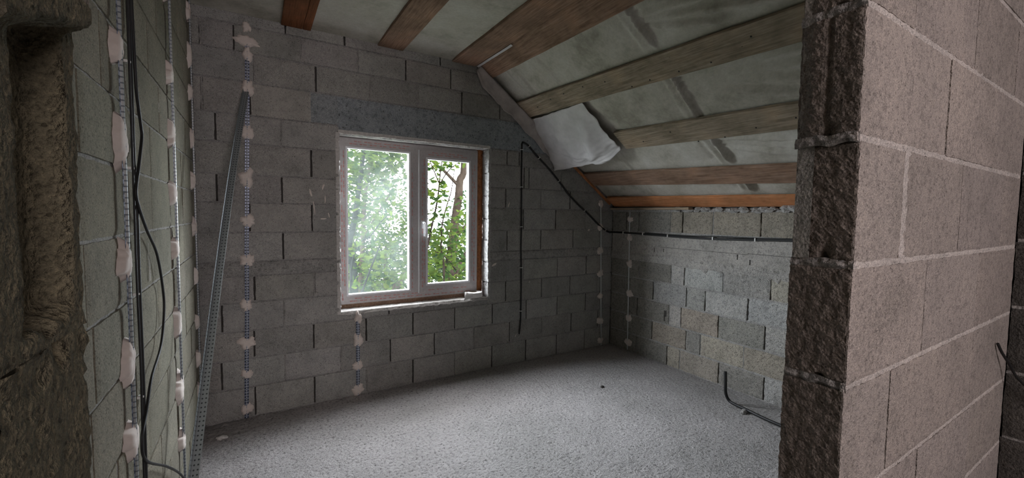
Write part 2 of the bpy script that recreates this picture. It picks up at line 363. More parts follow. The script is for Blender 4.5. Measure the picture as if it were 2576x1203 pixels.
# ------------------------------------------------------------------ window wall (wall_back)
WX0, WX1, WZ0, WZ1 = .585, 1.925, .715, 2.15
def lattice(off): return [off + .4*i for i in range(-3, 12)]
def build_back():
    mb = MB(); F = lambda u, v, w: (u, D-w, v); rng = random.Random(3)
    R = []
    L0, L2 = -.22, -.02   # half-block offsets: joints at -.22+.4k and -.02+.4k
    def row(z0, z1, js, lo=A, hi=B, mi=0): R.append((z0, z1, lo, hi, js, mi))
    row(.0, .228, lattice(L2)); row(.228, .44, lattice(L0)); row(.44, .648, lattice(L2))
    row(.648, .859, [-.21, .18], A, WX0); row(.648, .715, [.97, 1.38, 1.78], WX0, WX1); row(.648, .859, [2.13, 2.57, 2.95, 3.35], WX1, B)
    row(.859, 1.052, [-.01, .39], A, WX0); row(.859, 1.07, [2.34, 2.77, 3.18], WX1, B)
    row(1.052, 1.156, [], A, WX0, 1); row(1.07, 1.156, [2.9], WX1, B, 1)
    row(1.156, 1.3675, [.18], A, WX0); row(1.156, 1.3675, [2.14, 2.55, 2.98, 3.4], WX1, B)
    row(1.3675, 1.5825, [.38, -.03], A, WX0); row(1.3675, 1.5825, [2.33, 2.74, 3.15], WX1, B)
    row(1.5825, 1.783, [-.22, .18], A, WX0); row(1.5825, 1.783, [2.12, 2.54, 2.93], WX1, B)
    row(1.783, 2.004, [-.03, .38], A, WX0); row(1.783, 2.004, [2.33, 2.39, 2.8], WX1, B)
    row(2.004, 2.204, [-.22, .18], A, WX0); row(2.004, 2.15, [2.13, 2.27, 2.7], WX1, B)
    row(2.15, 2.436, [], WX0-.01, 3.2, 3)       # lintel over the window
    row(2.204, 2.436, [-.29, -.01], A, .383); row(2.204, 2.436, [], .383, WX0-.01, 3)
    row(2.436, 2.64, [-.39, .02, .42, .82, 1.23, 1.64, 2.04], A, 2.8)
    row(2.64, 2.825, [-.29, -.1, .32, .73, 1.12, 1.53, 1.93], A, 2.5)
    row(2.825, 3.03, [.22, .63, 1.03, 1.43], A, 2.2)
    def sp(r, u, v, t):
        if u < .38 and 2.2 < v < 2.43 and u > 0: return (1.15, 1.13, 1.1)
        return t
    wall_rows(mb, F, R, .022, .012, (0, 1), rng, .10, sp, filled=.25, bed_tone=(.85, .86, .88))
    # trowelled mortar smears that hide the lintel and ring joints
    T = .27
    for x0, x1, z0, z1 in ((A-.2, WX0, -.2, 3.1), (WX1, B+.2, -.2, 3.1), (WX0, WX1, -.2, WZ0-.02), (WX0, WX1, WZ1, 3.1)):
        mb.box(x0, x1, D+.025, D+T, z0, z1, 4)
    # reveals (rough, whitish mortar where it was broken out)
    G = lambda u, v, w: (WX1-w, u, v)
    for z0, z1 in ((.70, .86), (.86, 1.06), (1.06, 1.27), (1.27, 1.48), (1.48, 1.70), (1.70, 1.92), (1.92, 2.15)):
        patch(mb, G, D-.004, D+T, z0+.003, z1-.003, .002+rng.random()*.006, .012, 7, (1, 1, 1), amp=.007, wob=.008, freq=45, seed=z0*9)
    G = lambda u, v, w: (WX0+w, u, v)
    patch(mb, G, D-.004, D+T, .70, 2.15, .0, .02, 5, (1, 1, 1), amp=.008, wob=.010, freq=45)
    G = lambda u, v, w: (u, v, WZ1-w+.0)
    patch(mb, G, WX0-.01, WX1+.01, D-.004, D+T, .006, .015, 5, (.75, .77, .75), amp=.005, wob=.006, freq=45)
    # sill: white mortar spread unevenly, rising to the right
    nu, nv = 90, 14; pts = []
    for j in range(nv+1):
        for i in range(nu+1):
            x = WX0-.004+(WX1-WX0+.008)*i/nu; t = j/nv
            y = D-.012 + t*.27 + nz(x, 3, 0, 22)*.008*(1-t)
            z = .716+.000*i/nu + nz(x, y, 0, 25)*.005 + nz(x, y, 4, 90)*.002
            if j == 0: y += .008; z = .692 + nz(x, 0, 0, 24)*.010
            pts.append((x, y, z))
    mb.grid(pts, nu, nv, 5, smooth=False)
    # pale plaster streaks and splashes left on the blocks
    def splash(x, z, a, b, ang, s):
        n = 14; P = [];
        for k in range(n):
            an = 2*PI*k/n; r = 1+.4*noise.noise(Vector((math.cos(an)*1.7+s, math.sin(an)*1.7, s)))
            u = math.cos(an)*a*r; v = math.sin(an)*b*r
            P.append((x+u*math.cos(ang)-v*math.sin(ang), D-.0055, z+u*math.sin(ang)+v*math.cos(ang)))
        i = len(mb.v); mb.v += P; mb.t += [(1, 1, 1)]*n; mb.f.append(tuple(range(i, i+n))); mb.mi.append(6); mb.sm.append(False)
    for s, (x, z, a, b, an) in enumerate([(.373, 1.67, .007, .028, .25), (.462, 1.72, .007, .022, -.3), (.395, 1.56, .004, .05, .1), (.475, 1.62, .004, .03, 0), (.46, 1.47, .022, .006, .05), (.50, 1.50, .004, .02, .2), (1.99, 1.03, .032, .010, .5), (2.15, 1.62, .006, .028, -.4), (3.2, 1.36, .018, .010, .4), (2.41, .83, .010, .004, .1), (2.25, .29, .004, .02, -.5)]):
        splash(x, z, a, b, an, s*3.3)
    mb.build('wall_back', ['block', 'mortar', 'lintel', 'lintel', 'dark', 'sillm', 'dab', 'reveal'], kind='structure')
build_back()

# ------------------------------------------------------------------ left wall
def build_left():
    mb = MB(); rng = random.Random(5); F = lambda u, v, w: (A+w, u, v)
    beds = [0, .205, .41, .615, .8185, 1.0365, 1.2368, 1.4425, 1.6478, 1.847, 2.055, 2.26, 2.465, 2.67, 2.875, 3.05]
    R = []
    for i in range(len(beds)-1):
        off = .15 if i % 2 == 0 else .35
        if i == 5: off = .19
        js = [off+.4*k for k in range(-8, 9)]
        if i == 7: js = [.94, 1.339, 1.74, 2.14, 2.56, 2.96, 3.36]
        R.append((beds[i], beds[i+1], .39, D, js))
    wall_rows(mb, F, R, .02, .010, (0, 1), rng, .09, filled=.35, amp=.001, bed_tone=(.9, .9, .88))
    R = [(a, b, -2.62, .29, js) for a, b, _, _, js in R]
    wall_rows(mb, F, R, .05, .010, (0, 1), rng, .09, filled=.5)
    mb.box(A-.25, A-.025, -2.9, D+.27, -.25, 3.1, 2)
    for s, (y, z, l) in enumerate([(1.73, 1.50, .05), (2.0, 1.33, .07), (2.02, 1.30, .04), (2.5, 1.45, .05), (1.72, 1.28, .05), (3.0, 1.75, .06), (2.9, 1.5, .05), (2.3, 1.95, .02), (1.76, 1.95, .03)]):
        x = A+.0045; mb.quad((x, y-.004, z-l), (x, y+.004, z-l), (x, y+.003, z+l), (x, y-.002, z+l), 3)
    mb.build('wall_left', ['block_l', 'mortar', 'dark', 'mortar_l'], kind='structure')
build_left()

# ------------------------------------------------------------------ right wall under the eaves
def build_right():
    mb = MB(); rng = random.Random(8); F = lambda u, v, w: (B-w, u, v)
    R = [(0, .21, .39, D, [3.19, 2.78, 2.63, 2.22, 1.82, 1.42, 1.02, .62]),
         (.21, .42, .39, D, [3.38, 2.98, 2.57, 2.41, 2.0, 1.6, 1.2, .8]),
         (.42, .635, .39, D, [3.19, 2.77, 2.63, 2.24, 1.83, 1.43, 1.03, .63]),
         (.635, .842, .39, D, [3.38, 2.98, 2.58, 2.38, 1.98, 1.58, 1.18, .78]),
         (.842, 1.05, .39, D, [3.18, 2.76, 2.61, 2.21, 1.8, 1.4, 1.0, .6]),
         (1.05, 1.355, .39, D, [], 2),
         (1.355, 1.575, .39, D, [3.38, 3.2, 2.79, 2.65, 2.33, 1.9, 1.5, 1.1, .7])]
    pal = [(.76, .76, .75), (1.08, 1.11, 1.15), (.95, .88, .80), (.98, .94, .88), (1.15, 1.16, 1.18), (1.05, .99, .91), (.93, .95, .96)]
    def sp(r, u, v, t):
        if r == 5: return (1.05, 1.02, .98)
        if u > 2.9: return (.72, .72, .70)  # window shadow beside the corner put into the block tone
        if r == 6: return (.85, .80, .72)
        p = pal[int(abs(u*7.3+r*3.1)) % len(pal)] ; return tuple(a*b for a, b in zip(p, t))
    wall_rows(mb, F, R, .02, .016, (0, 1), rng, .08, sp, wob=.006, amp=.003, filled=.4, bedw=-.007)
    # ragged bottom of the cast ring beam and rubble mortar on the wall head
    pts = []; nu = 130
    for j in range(5):
        for i in range(nu+1):
            y = .39+(D-.39)*i/nu; k = max(0, min(1, (2.85-y)/.5))
            pts.append((B-.002-.006*(j in (1, 2, 3))-nz(y, j, 0, 30)*.004, y, 1.035-.045*k*abs(nz(y, 1, 0, 14))*2 + j*.02))
    mb.grid(pts, nu, 4, 2, (1.05, 1.03, 1.0), False)
    for i in range(110):
        y = .45+rng.random()*2.3; z = 1.575+rng.random()*.03; r = .012+rng.random()*.022
        P = [];
        for k in range(6):
            an = k*PI/3; P.append((B-.012+rng.random()*.01, y+math.cos(an)*r*1.5, z+math.sin(an)*r*.7))
        c = (B-.030, y, z+.002); i0 = len(mb.v); mb.v += P+[c]; mb.t += [(.95+rng.random()*.4,)*3]*7
        for k in range(6): mb.f.append((i0+k, i0+(k+1) % 6, i0+6)); mb.mi.append(1); mb.sm.append(False)
    for y0, y1, z0, z1 in ((1.2, 2.0, 1.214, 1.217), (2.0, 2.9, 1.205, 1.208), (2.975, 2.981, 1.15, 1.19), (2.86, 2.866, 1.16, 1.19), (2.085, 2.091, 1.155, 1.20), (1.975, 1.982, 1.12, 1.165), (2.80, 2.83, .50, .56), (2.815, 2.83, .45, .51)):
        mb.box(B-.0035, B, y0, y1, z0, z1, 3)
    mb.box(B+.022, B+.3, .1, D+.27, -.25, 1.62, 3)
    mb.box(B+.01, B+.3, .1, D+.27, 1.565, 1.60, 1)
    mb.build('wall_right', ['block_r', 'mortar', 'mortar', 'dark'], kind='structure')
build_right()

# ------------------------------------------------------------------ near partition, right of the opening
Y0, Y1 = .297, .392
EX = .839
def build_partition_right():
    mb = MB(); rng = random.Random(11)
    F = lambda u, v, w: (u, Y0-w, v)
    zs = [0, .206, .412, .618, .824, 1.028, 1.237, 1.443, 1.655, 1.868, 2.08, 2.29, 2.5, 2.7]
    jn = {4: [1.224, 1.62], 5: [1.039, 1.605], 6: [1.202, 1.6], 7: [1.049, 1.407, 1.80], 8: [1.271, 1.67], 9: [1.048, 1.44, 1.84]}
    R = []
    for i in range(len(zs)-1):
        hi = 2.0 if i < 12 else 1.98
        js = jn.get(i, [1.24, 1.64] if i % 2 else [1.04, 1.44, 1.84])
        R.append((zs[i], zs[i+1], EX+.004*math.sin(i*2.1), hi, js))
    for i, (z0, z1, lo, hi, js) in enumerate(R):
        near = 3 <= i <= 9; st = .0065 if near else .03
        ed = [lo]+js+[hi]
        for k in range(len(ed)-1):
            t = tone_of(k, rng, .05, .02)
            if k >= 2: t = tuple(c*.93 for c in t)  # shading towards the right end of the face put into the block tone
            a = ed[k]+(0 if k == 0 else .0025); b = ed[k+1]-(0 if k == len(ed)-2 else .0025)
            patch(mb, F, a, b, z0+.005, z1-.006, rng.random()*.002, st if k < 2 else .015, 0, t, amp=.0008, wob=.0022, seed=i*5.1+k, freq=60, round_=.0012, depth=.004 if k == 0 else .03)
        patch(mb, F, lo-.002, hi, z0-.0075, z0+.0075, -.0003, st, 1, (1.15, 1.15, 1.15), amp=.0016, wob=.0035, freq=90, round_=.001, seed=i, depth=.006)
        if i == 7:
            patch(mb, F, 1.038, 1.066, z0+.004, z1-.004, .0012, .005, 1, (1.2, 1.2, 1.2), amp=.001, wob=.006, freq=70, round_=.0005)
    # jamb face: rough hollow-block ends with chamfered far corner and a pocket at the foot of each block
    for i, (z0, z1, lo, hi, js) in enumerate(R):
        near = 3 <= i <= 9; st = .004 if near else .02
        nu = int((Y1-Y0)/st); nv = int((z1-z0-.010)/st); pts = []
        amp = .0022
        for j in range(nv+1):
            for k in range(nu+1):
                y = Y0+(Y1-Y0)*k/nu; z = z0+.006+(z1-z0-.012)*j/nv
                w = noise.noise(Vector((y*70, z*70, i*3)))*amp + noise.noise(Vector((y*200, z*200, i*3)))*amp*.6
                if y > Y1-.022 and i in (7, 8, 9): w -= (y-(Y1-.022))*.35
                yc = .340+.008*math.sin(i*2.7)+.006*noise.noise(Vector((z*60, i, 2))); g = math.exp(-(abs(y-yc)/.006)**1.5)*math.exp(-((z-z0-.008)/(.012+.008*math.sin(i*1.9)))**2)*(.55+.9*abs(noise.noise(Vector((y*90, z*90, i))))); w -= .022*g
                if i in (8,): w -= .004*math.exp(-((y-.346)/.004)**2)
                if k == 0: w -= .001
                if j in (0, nv): w -= .003
                yy = y + (noise.noise(Vector((z*90, i, k)))*.0018 if k in (0, nu) else 0)
                pts.append((lo-w, yy, z))
        mb.grid(pts, nu, nv, 2, (1, 1, 1), False)
        nu = 24; pts = []
        for j in range(7):
            for k in range(nu+1):
                y = Y0-.001+(Y1-Y0+.001)*k/nu; z = z0-.009+.018*j/6
                w = -.004*abs(j-3)/3 + .003 + noise.noise(Vector((y*80, z*80, i)))*.0035
                pts.append((lo-w, y, z + noise.noise(Vector((y*40, 0, i)))*.004))
        mb.grid(pts, nu, 6, 3, (.9, .9, .9), False)
    # body, far face
    mb.box(EX+.012, 2.2, Y0+.010, Y1-.002, -.2, 2.78, 4)
    mb.box(2.2, B+.2, Y0+.010, Y1-.002, -.2, 2.62, 4)
    G = lambda u, v, w: (u, Y1+w, v)
    R2 = [(z0, z1, EX+.002, 2.0, js, 5) for z0, z1, lo, hi, js in R] + [(zs[i], zs[i+1], 2.0, min(B, CX+(CZ-zs[i])/MS), [2.4, 2.8, 3.2], 5) for i in range(0, 12)]
    wall_rows(mb, G, R2, .05, .012, (5, 1), rng, .08, filled=.5)
    mb.build('wall_partition_right', ['block_p', 'mortar_l', 'jamb', 'mortar', 'dark', 'block'], kind='structure')
M['jamb'] = m_block('block_end', (.20, .175, .155), 1.5, .5)
build_partition_right()

# ------------------------------------------------------------------ near partition, broken stub left of the opening
def build_partition_left():
    mb = MB(); rng = random.Random(21); X = -.101; Y0 = .277
    zs = [0, .206, .412, .618, .824, 1.028, 1.237, 1.443, 1.655, 1.868, 2.08, 2.29, 2.5, 2.7, 2.86]
    for i in range(len(zs)-1):
        z0, z1 = zs[i], zs[i+1]; near = 4 <= i <= 9; st = .0032 if near else .02
        ylo, yhi = Y0, .396
        nu = int((yhi-ylo)/st); nv = int((z1-z0)/st); pts = []
        for j in range(nv+1):
            for k in range(nu+1):
                y = ylo+(yhi-ylo)*k/nu; z = z0+(z1-z0)*j/nv
                w = noise.noise(Vector((y*80, z*80, i)))*.0014 + noise.noise(Vector((y*220, z*220, i)))*.0009
                if i == 7:
                    zb = 1.452 + .010*noise.noise(Vector((y*60, 2, 0))); zt = 1.612 + .3*(y-.3135) + .006*noise.noise(Vector((y*70, 5, 0)))
                    def sm(a, b, x): t = max(0, min(1, (x-a)/(b-a))); return t*t*(3-2*t)
                    c = sm(.312, .3145, y)*(1-sm(.374, .380, y))*sm(zb, zb+.008, z)*(1-sm(zt, zt+.006, z))
                    w -= .034*c*(1-.5*sm(.320, .366, y))
                    if z > zt: w += .010*sm(zt, zt+.006, z)
                elif i < 7:
                    w += noise.noise(Vector((y*35, z*35, i*2)))*.0022 + .0012*noise.noise(Vector((y*120, z*120, 4)))
                    if i == 6 and z > 1.41: w += .006*max(0, noise.noise(Vector((y*50+3, z*50, 1))))-.012*math.exp(-((y-.356)/.006)**2)*math.exp(-((z-1.437)/.01)**2)
                    w -= .010*math.exp(-((z-z0-.0)/.004)**2)*(1 if noise.noise(Vector((y*30, i, 0))) > 0 else .2)
                elif i == 8: w += .010
                pts.append((X+w, y, z))
        mb.grid(pts, nu, nv, 0 if i <= 7 else 1, (.72, .70, .64) if i <= 7 else (.55, .51, .49), True)  # stub toned down, its lack of light put into the colour
    F = lambda u, v, w: (u, Y0-w, v)
    for i in range(len(zs)-1): patch(mb, F, A, X-.010, zs[i]+.004, zs[i+1]-.004, 0, .012, 1, (1, 1, 1), amp=.002, freq=60)
    G = lambda u, v, w: (u, .396+w, v)
    for i in range(len(zs)-1): patch(mb, G, A, X-.040, zs[i]+.004, zs[i+1]-.004, -.001, .02, 1, (1, 1, 1), amp=.002, freq=60)
    mb.box(A, X-.045, Y0+.005, .394, -.1, 2.88, 2)
    mb.box(X-.050, X-.008, .3865, .3955, 0, 2.86, 0)
    mb.build('wall_partition_left', ['rough', 'block_p', 'dark'], kind='structure')
build_partition_left()

# ------------------------------------------------------------------ hall behind the camera
def build_hall():
    mb = MB(); rng = random.Random(31); F = lambda u, v, w: (2.0-w, u, v)
    R = []
    for i in range(13):
        z0 = .206*i; js = [-.1-.4*k-(0 if i % 2 else .2) for k in range(7)]
        R.append((z0+.02*(i > 0), z0+.226, -2.62, Y0-.0015, js))
    wall_rows(mb, F, R, .02, .012, (0, 1), rng, .10, filled=.4)
    mb.box(2.022, 2.25, -2.9, Y0+.01, -.25, 2.95, 2)
    mb.build('wall_hall_right', ['block_shaded', 'mortar', 'dark'], kind='structure')
    mb = MB()
    for x0, x1, z0, z1 in ((A-.2, 2.2, -.2, 3.1),):
        mb.box(x0, x1, -2.85, -2.60, z0, z1, 0)
    mb.build('wall_hall_back', ['block'], kind='structure')
build_hall()

# ------------------------------------------------------------------ ceiling membrane
def build_ceiling():
    mb = MB()
    nu, nv = 70, 120; pts = []
    for j in range(nv+1):
        for i in range(nu+1):
            x = A-.04 + (1.80-A+.04)*i/nu; y = -2.65+(D+2.65)*j/nv
            z = ZF - .0005*(1+math.cos((x-.2)*9)) + nz(x, y, 0, 3)*.003
            if y > D-.25: z -= .012*((y-D+.25)/.25)**2*(1 if .4 < x < 1.6 or x < .19 else .3)
            pts.append((x, y, z))
    mb.grid(pts, nu, nv, 0)
    nu, nv = 110, 300; pts = []; L = B+.10-CX
    nrm = Vector((-MS, 0, -1)).normalized()        # pointing down into the room
    bat = [1.86, 2.30, 2.83, 3.22, 3.51]
    for j in range(nv+1):
        for i in range(nu+1):
            x = CX-.005 + L*i/nu; y = (D)*(1-j/nv) + .30*(j/nv)
            dn = min(abs(x-b) for b in bat); free = max(0, min(1, (dn-.05)/.07))
            h = -.042 + .010*free*(nz(x, y, 0, 2.5)+.2)
            for ry, am in ((3.28, .030 if x < 2.5 else 0), (2.93, .022), (1.94, .050), (.98, .040)):
                c = y - ry - .02*math.sin(x*5); am2 = am*(.40+.6*abs(noise.noise(Vector((x*4, ry, 0)))))
                h += free*am2*(1.5*math.exp(-(c/.014)**2) - .45*math.exp(-((c+.038)/.018)**2) + .5*math.exp(-((c-.07)/.022)**2) - .3*math.exp(-((c-.11)/.02)**2))
            # long soft wrinkles fanning out where the sheet is pulled towards the partition
            for xe in (1.90+.05*(3.59-y), 2.36+.04*(3.59-y), 2.87+.04*(2.74-y)):
                ww = .10*max(0, 2.35-y) + .004; f = (x-xe)/ww
                if -.05 < f < 2.6 and y < 2.3:
                    h += free*min(.045, ww*.42)*math.sin(f*8.5+2.2*noise.noise(Vector((f*1.5, y*1.3, xe))))*(.5+abs(noise.noise(Vector((f*2, y*2, 6)))))*min(1, (2.3-y)*2.5)
            h += free*.007*noise.noise(Vector((x*14, y*5, 2))) + free*.010*noise.noise(Vector((x*6, y*3, 9)))
            h = min(h, -.004)
            p = Vector((x, y, zslope(x))) + nrm*h
            pts.append(p)
    mb.grid(pts, nu, nv, 0)
    # roof deck above keeps the sky out
    mb.box(A-.3, CX+.1, -2.9, D+.3, 3.02, 3.12, 1)
    f = lambda x, y, z: (x, y, zslope(x)+.10+z)
    mb.box(CX-.02, 3.95, -2.9, D+.3, 0, .1, 1, fn=f)
    mb.build('ceiling', ['membrane', 'wood_brown'], kind='structure')
build_ceiling()

# ------------------------------------------------------------------ battens
def batten(x0a, x1a, x0b, x1b, ya, yb, m, label, slope=True, th=.026, zoff=0.0, group='battens under the roof membrane'):
    """a/b: edges at y=ya (window end) and y=yb; underside lies on the ceiling line"""
    e = thing('ceiling_batten', ((x0a+x1a)/2, ya, (zslope((x0a+x1a)/2) if slope else 2.885)+.0), label, 'batten', group)
    mb = MB(); n = 60; k = 6
    rings = []
    for i in range(n+1):
        t = i/n; y = ya+(yb-ya)*t; a = x0a+(x0b-x0a)*t; b = x1a+(x1b-x1a)*t
        a += nz(y, a, 0, 6)*.0025; b += nz(y, b, 3, 6)*.003
        prof = [(a, th), (a, .002), (a+.003, 0)] + [(a+(b-a)*q/(k), nz(y, a+q, 2, 9)*.0008) for q in range(1, k)] + [(b-.003, 0), (b, .002), (b, th)]
        for x, h in prof:
            if slope:
                nr = Vector((MS, 0, 1)).normalized(); p = Vector((x, y, zslope(x)+zoff)) + nr*h
            else: p = Vector((x, y, 2.885+zoff+h))
            rings.append(p)
    w = len(prof)
    mb.grid(rings, w-1, n, 0, (1, 1, 1), False)
    i0 = len(mb.v); P = rings
    for i in range(n):  # top face
        a, b, c, d = P[i*w], P[i*w+w-1], P[(i+1)*w+w-1], P[(i+1)*w]
        mb.quad(tuple(a), tuple(d), tuple(c), tuple(b))
    for ring in (P[:w], P[-w:]):
        j = len(mb.v); mb.v += [tuple(p) for p in ring]; mb.t += [(1, 1, 1)]*w; mb.f.append(tuple(range(j, j+w))); mb.mi.append(0); mb.sm.append(False)
    mb.build('board', [m], e)
    return e
def nails(e, pts):
    for (x, y) in pts:
        mb = MB(); c = Vector((x, y, zslope(x)-.001)); mb.tube([c+Vector((0, 0, .004)), c-Vector((0, 0, .003))], .005, 6)
        mb.build('nail_head', ['black'], e)
G1 = 'boards under the flat ceiling'; G2 = 'boards under the sloping ceiling'
batten(-.325, -.204, -.325, -.20, 3.40, -2.5, 'wood_red', 'dark red-brown ceiling board in the upper corner beside the left wall', False, group=G1)
batten(.193, .333, .193, .325, D-.004, -2.5, 'wood_red', 'wide red-brown ceiling board of the close pair, above the blockwork left of the window', False, group=G1)
batten(.336, .388, .329, .386, D-.004, -2.5, 'wood_red', 'narrow red-brown ceiling board tight against the wide one of the pair', False, group=G1)
batten(.888, 1.095, .884, 1.07, D-.004, -2.5, 'wood_brown', 'single brown ceiling board with dark knots, over the left half of the window', False, group=G1)
batten(1.54, 1.772, 1.536, 1.785, D-.004, .40, 'wood_brown', 'brown ceiling board on the flat side of the ridge line, above the window corner', False, group=G1)
b1 = batten(1.786, 1.932, 1.80, 1.985, D-.004, .40, 'wood_brown', 'brown board just below the ceiling break, highest on the slope', group=G2)
b2 = batten(2.20, 2.36, 2.30, 2.46, D-.004, .40, 'wood_grey', 'long weathered board second from the top of the slope, above the torn flap', group=G2)
b3 = batten(2.70, 2.87, 2.80, 2.97, 2.74, .40, 'wood_grey', 'weathered board whose broken end stops at the hanging flap', group=G2)
b4 = batten(3.08, 3.24, 3.26, 3.42, D-.034, .40, 'wood_brown', 'brown board second from the bottom of the slope', group=G2)
batten(3.43, 3.56, 3.51, 3.60, D-.034, .40, 'wood_orange', 'bright orange board lowest on the slope, above the low wall', group=G2)
rn = random.Random(4)
for e, a, b, sk in ((b2, 2.22, 2.34, .04), (b3, 2.72, 2.85, .04)):
    nails(e, [((a+(b-a)*rn.random())+sk*(3.59-y), y) for y in [3.3-.22*i+rn.random()*.1 for i in range(10)] if y < 2.7 or e is b2])

def low_strip():
    # pale plank under the orange board along the head of the low wall
    mb = MB(); mb.box(B-.055, B+.012, 2.55, D-.01, 1.590, 1.612, 0)
    o = mb.build('wall_plate_board', ['wood_grey']); o['label'] = 'pale short plank lying on top of the low wall, under the orange board'; o['category'] = 'board'; o['kind'] = 'thing'
    mb = MB(); 
    f = lambda x, y, z: (x, y, zslope(x)+z)
    mb.box(2.95, 3.50, D-.030, D-.006, -.022, .002, 0, fn=f)
    o = mb.build('edge_strip', ['wood_orange']); o['label'] = 'thin reddish wooden strip along the slope edge against the window wall'; o['category'] = 'strip'; o['kind'] = 'thing'
    mb = MB()
    pts = []
    for j in range(31):
        y = 3.57-.6*j/30
        for i in range(5):
            x = 1.776+.004*j/30*1+.022*i/4
            pts.append((x, y, 2.8835-.003*abs(math.sin(i*PI/4))-.002*nz(x, y, 0, 20)-(.0 if i < 3 else .006)))
    mb.grid(pts, 4, 30, 0)
    o = mb.build('membrane_strip', ['flap']); o['label'] = 'narrow white membrane strip poking out between the two boards at the ceiling break'; o['category'] = 'membrane'; o['kind'] = 'thing'
low_strip()

# ------------------------------------------------------------------ loose membrane flap
def build_flap():
    e = thing('membrane_flap', (2.55, 3.3, 2.3), 'loose white membrane flap sagging off the slope in front of the broken board end', 'membrane flap')
    nr = Vector((-MS, 0, -1)).normalized()
    mb = MB(); nu, nv = 60, 50; pts = []
    for j in range(nv+1):
        v = j/nv                      # 0 at wall, 1 at free side
        yb = 3.585-.80*v
        for i in range(nu+1):
            u = i/nu                  # 0 under the upper batten, 1 at free lower edge
            x0 = 2.375; 
            xe = 2.705+.145*v; ze = 1.985+.05*v + .10*max(0, v-.85)/.15
            xm = 2.66+.14*v; zm = zslope(xm)-.075
            t = u
            x = (1-t)**2*x0 + 2*t*(1-t)*xm + t*t*xe
            z = (1-t)**2*(zslope(x0)-.012) + 2*t*(1-t)*zm + t*t*ze
            z = z - .050*math.sin(PI*t)*(.4+.6*math.sin(PI*v))
            k = v*v*(3-2*v)
            y = yb + .03*t*(1 if v < .1 else -1)*(.3) - .05*math.sin(PI*t)*max(0, v-.7)
            # pleats run down the slope, stronger towards the free side
            pl = .022*math.sin(v*17+2.5*t+2*noise.noise(Vector((t*2, v*3, 0))))*(.25+t*(1-t)*3)*(.3+.7*v)
            pl += .022*noise.noise(Vector((t*5, v*5, 2))) + .010*noise.noise(Vector((t*14, v*14, 5)))
            if j == nv: y += .02*noise.noise(Vector((t*8, 0, 0)))
            if i == nu: z += .012*noise.noise(Vector((v*6, 0, 3)))
            p = Vector((x, y, z)) + nr*pl
            if j == 0: p.y = min(p.y, 3.583)
            p.y = min(p.y, 3.583)
            pts.append(p)
    mb.grid(pts, nu, nv, 0)
    o = mb.build('sheet', ['flap'], e); m = o.modifiers.new('thickness', 'SOLIDIFY'); m.thickness = .0015
    # skirt folded down the window wall along the slope
    mb = MB(); nu, nv = 90, 10; pts = []
    for j in range(nv+1):
        for i in range(nu+1):
            x = 1.80+(2.74-1.80)*i/nu; dd = .135 + .03*noise.noise(Vector((x*7, 0, 0))) + .012*noise.noise(Vector((x*25, 0, 0)))
            if i < 6: dd *= .3+.7*i/6
            if x > 2.45: dd += .15*(x-2.45)
            t = j/nv
            p = Vector((x, D-.008-.045*(1-t)**2 - .012*abs(noise.noise(Vector((x*9, t*3, 1)))), zslope(x)-.006-dd*t))
            p.x -= .02*t
            pts.append(p)
    mb.grid(pts, nu, nv, 0)
    o = mb.build('wall_skirt', ['skirt'], e); m = o.modifiers.new('thickness', 'SOLIDIFY'); m.thickness = .0015
M['skirt'] = m_simple('stained_membrane', (.40, .36, .34), .6, 7, .28, .003)
build_flap()

# ------------------------------------------------------------------ window
def frame_bars(mb, x0, x1, z0, z1, w, y0, y1, bev=.004):
    wl, wr, wb, wt = w
    for a, b, c, d in ((x0, x0+wl, z0, z1), (x1-wr, x1, z0, z1), (x0+wl, x1-wr, z0, z0+wb), (x0+wl, x1-wr, z1-wt, z1)):
        mb.box(a, b, y0, y1, c, d, 0)
def marks(mb, x0, x1, z0, z1, y, vertical, rng):
    """red printed lettering repeated on the protective film: a double initial and a smaller line of letters"""
    L = (z1-z0) if vertical else (x1-x0); Wd = (x1-x0) if vertical else (z1-z0); p = rng.random()*.03
    def R_(s, c, ds, dc):
        if vertical: a, b, c0, d = x0+c, x0+c+dc, z0+s, z0+s+ds
        else: a, b, c0, d = x0+s, x0+s+ds, z0+c, z0+c+dc
        mb.box(a, b, y-.0003, y, c0, d, 0)
    line = 0
    while p < L-.07:
        for lane in range(2 if Wd > .035 else 1):
            c = Wd*(.22+.42*lane) ; s = p + lane*.038
            if s > L-.065: continue
            if rng.random() < .15: continue
            for g in range(2):                       # two bold initials
                q = s+g*.011
                R_(q, c, .0022, .010); R_(q+.002, c+.0075, .0055, .0022); R_(q+.002, c+.0035, .0050, .0018); R_(q+.0062, c, .0020, .0045)
            for g in range(5):                       # small letters
                R_(s+.027+g*.0058, c+.002, .0038, .0042 if g % 2 else .0055)
        p += .082
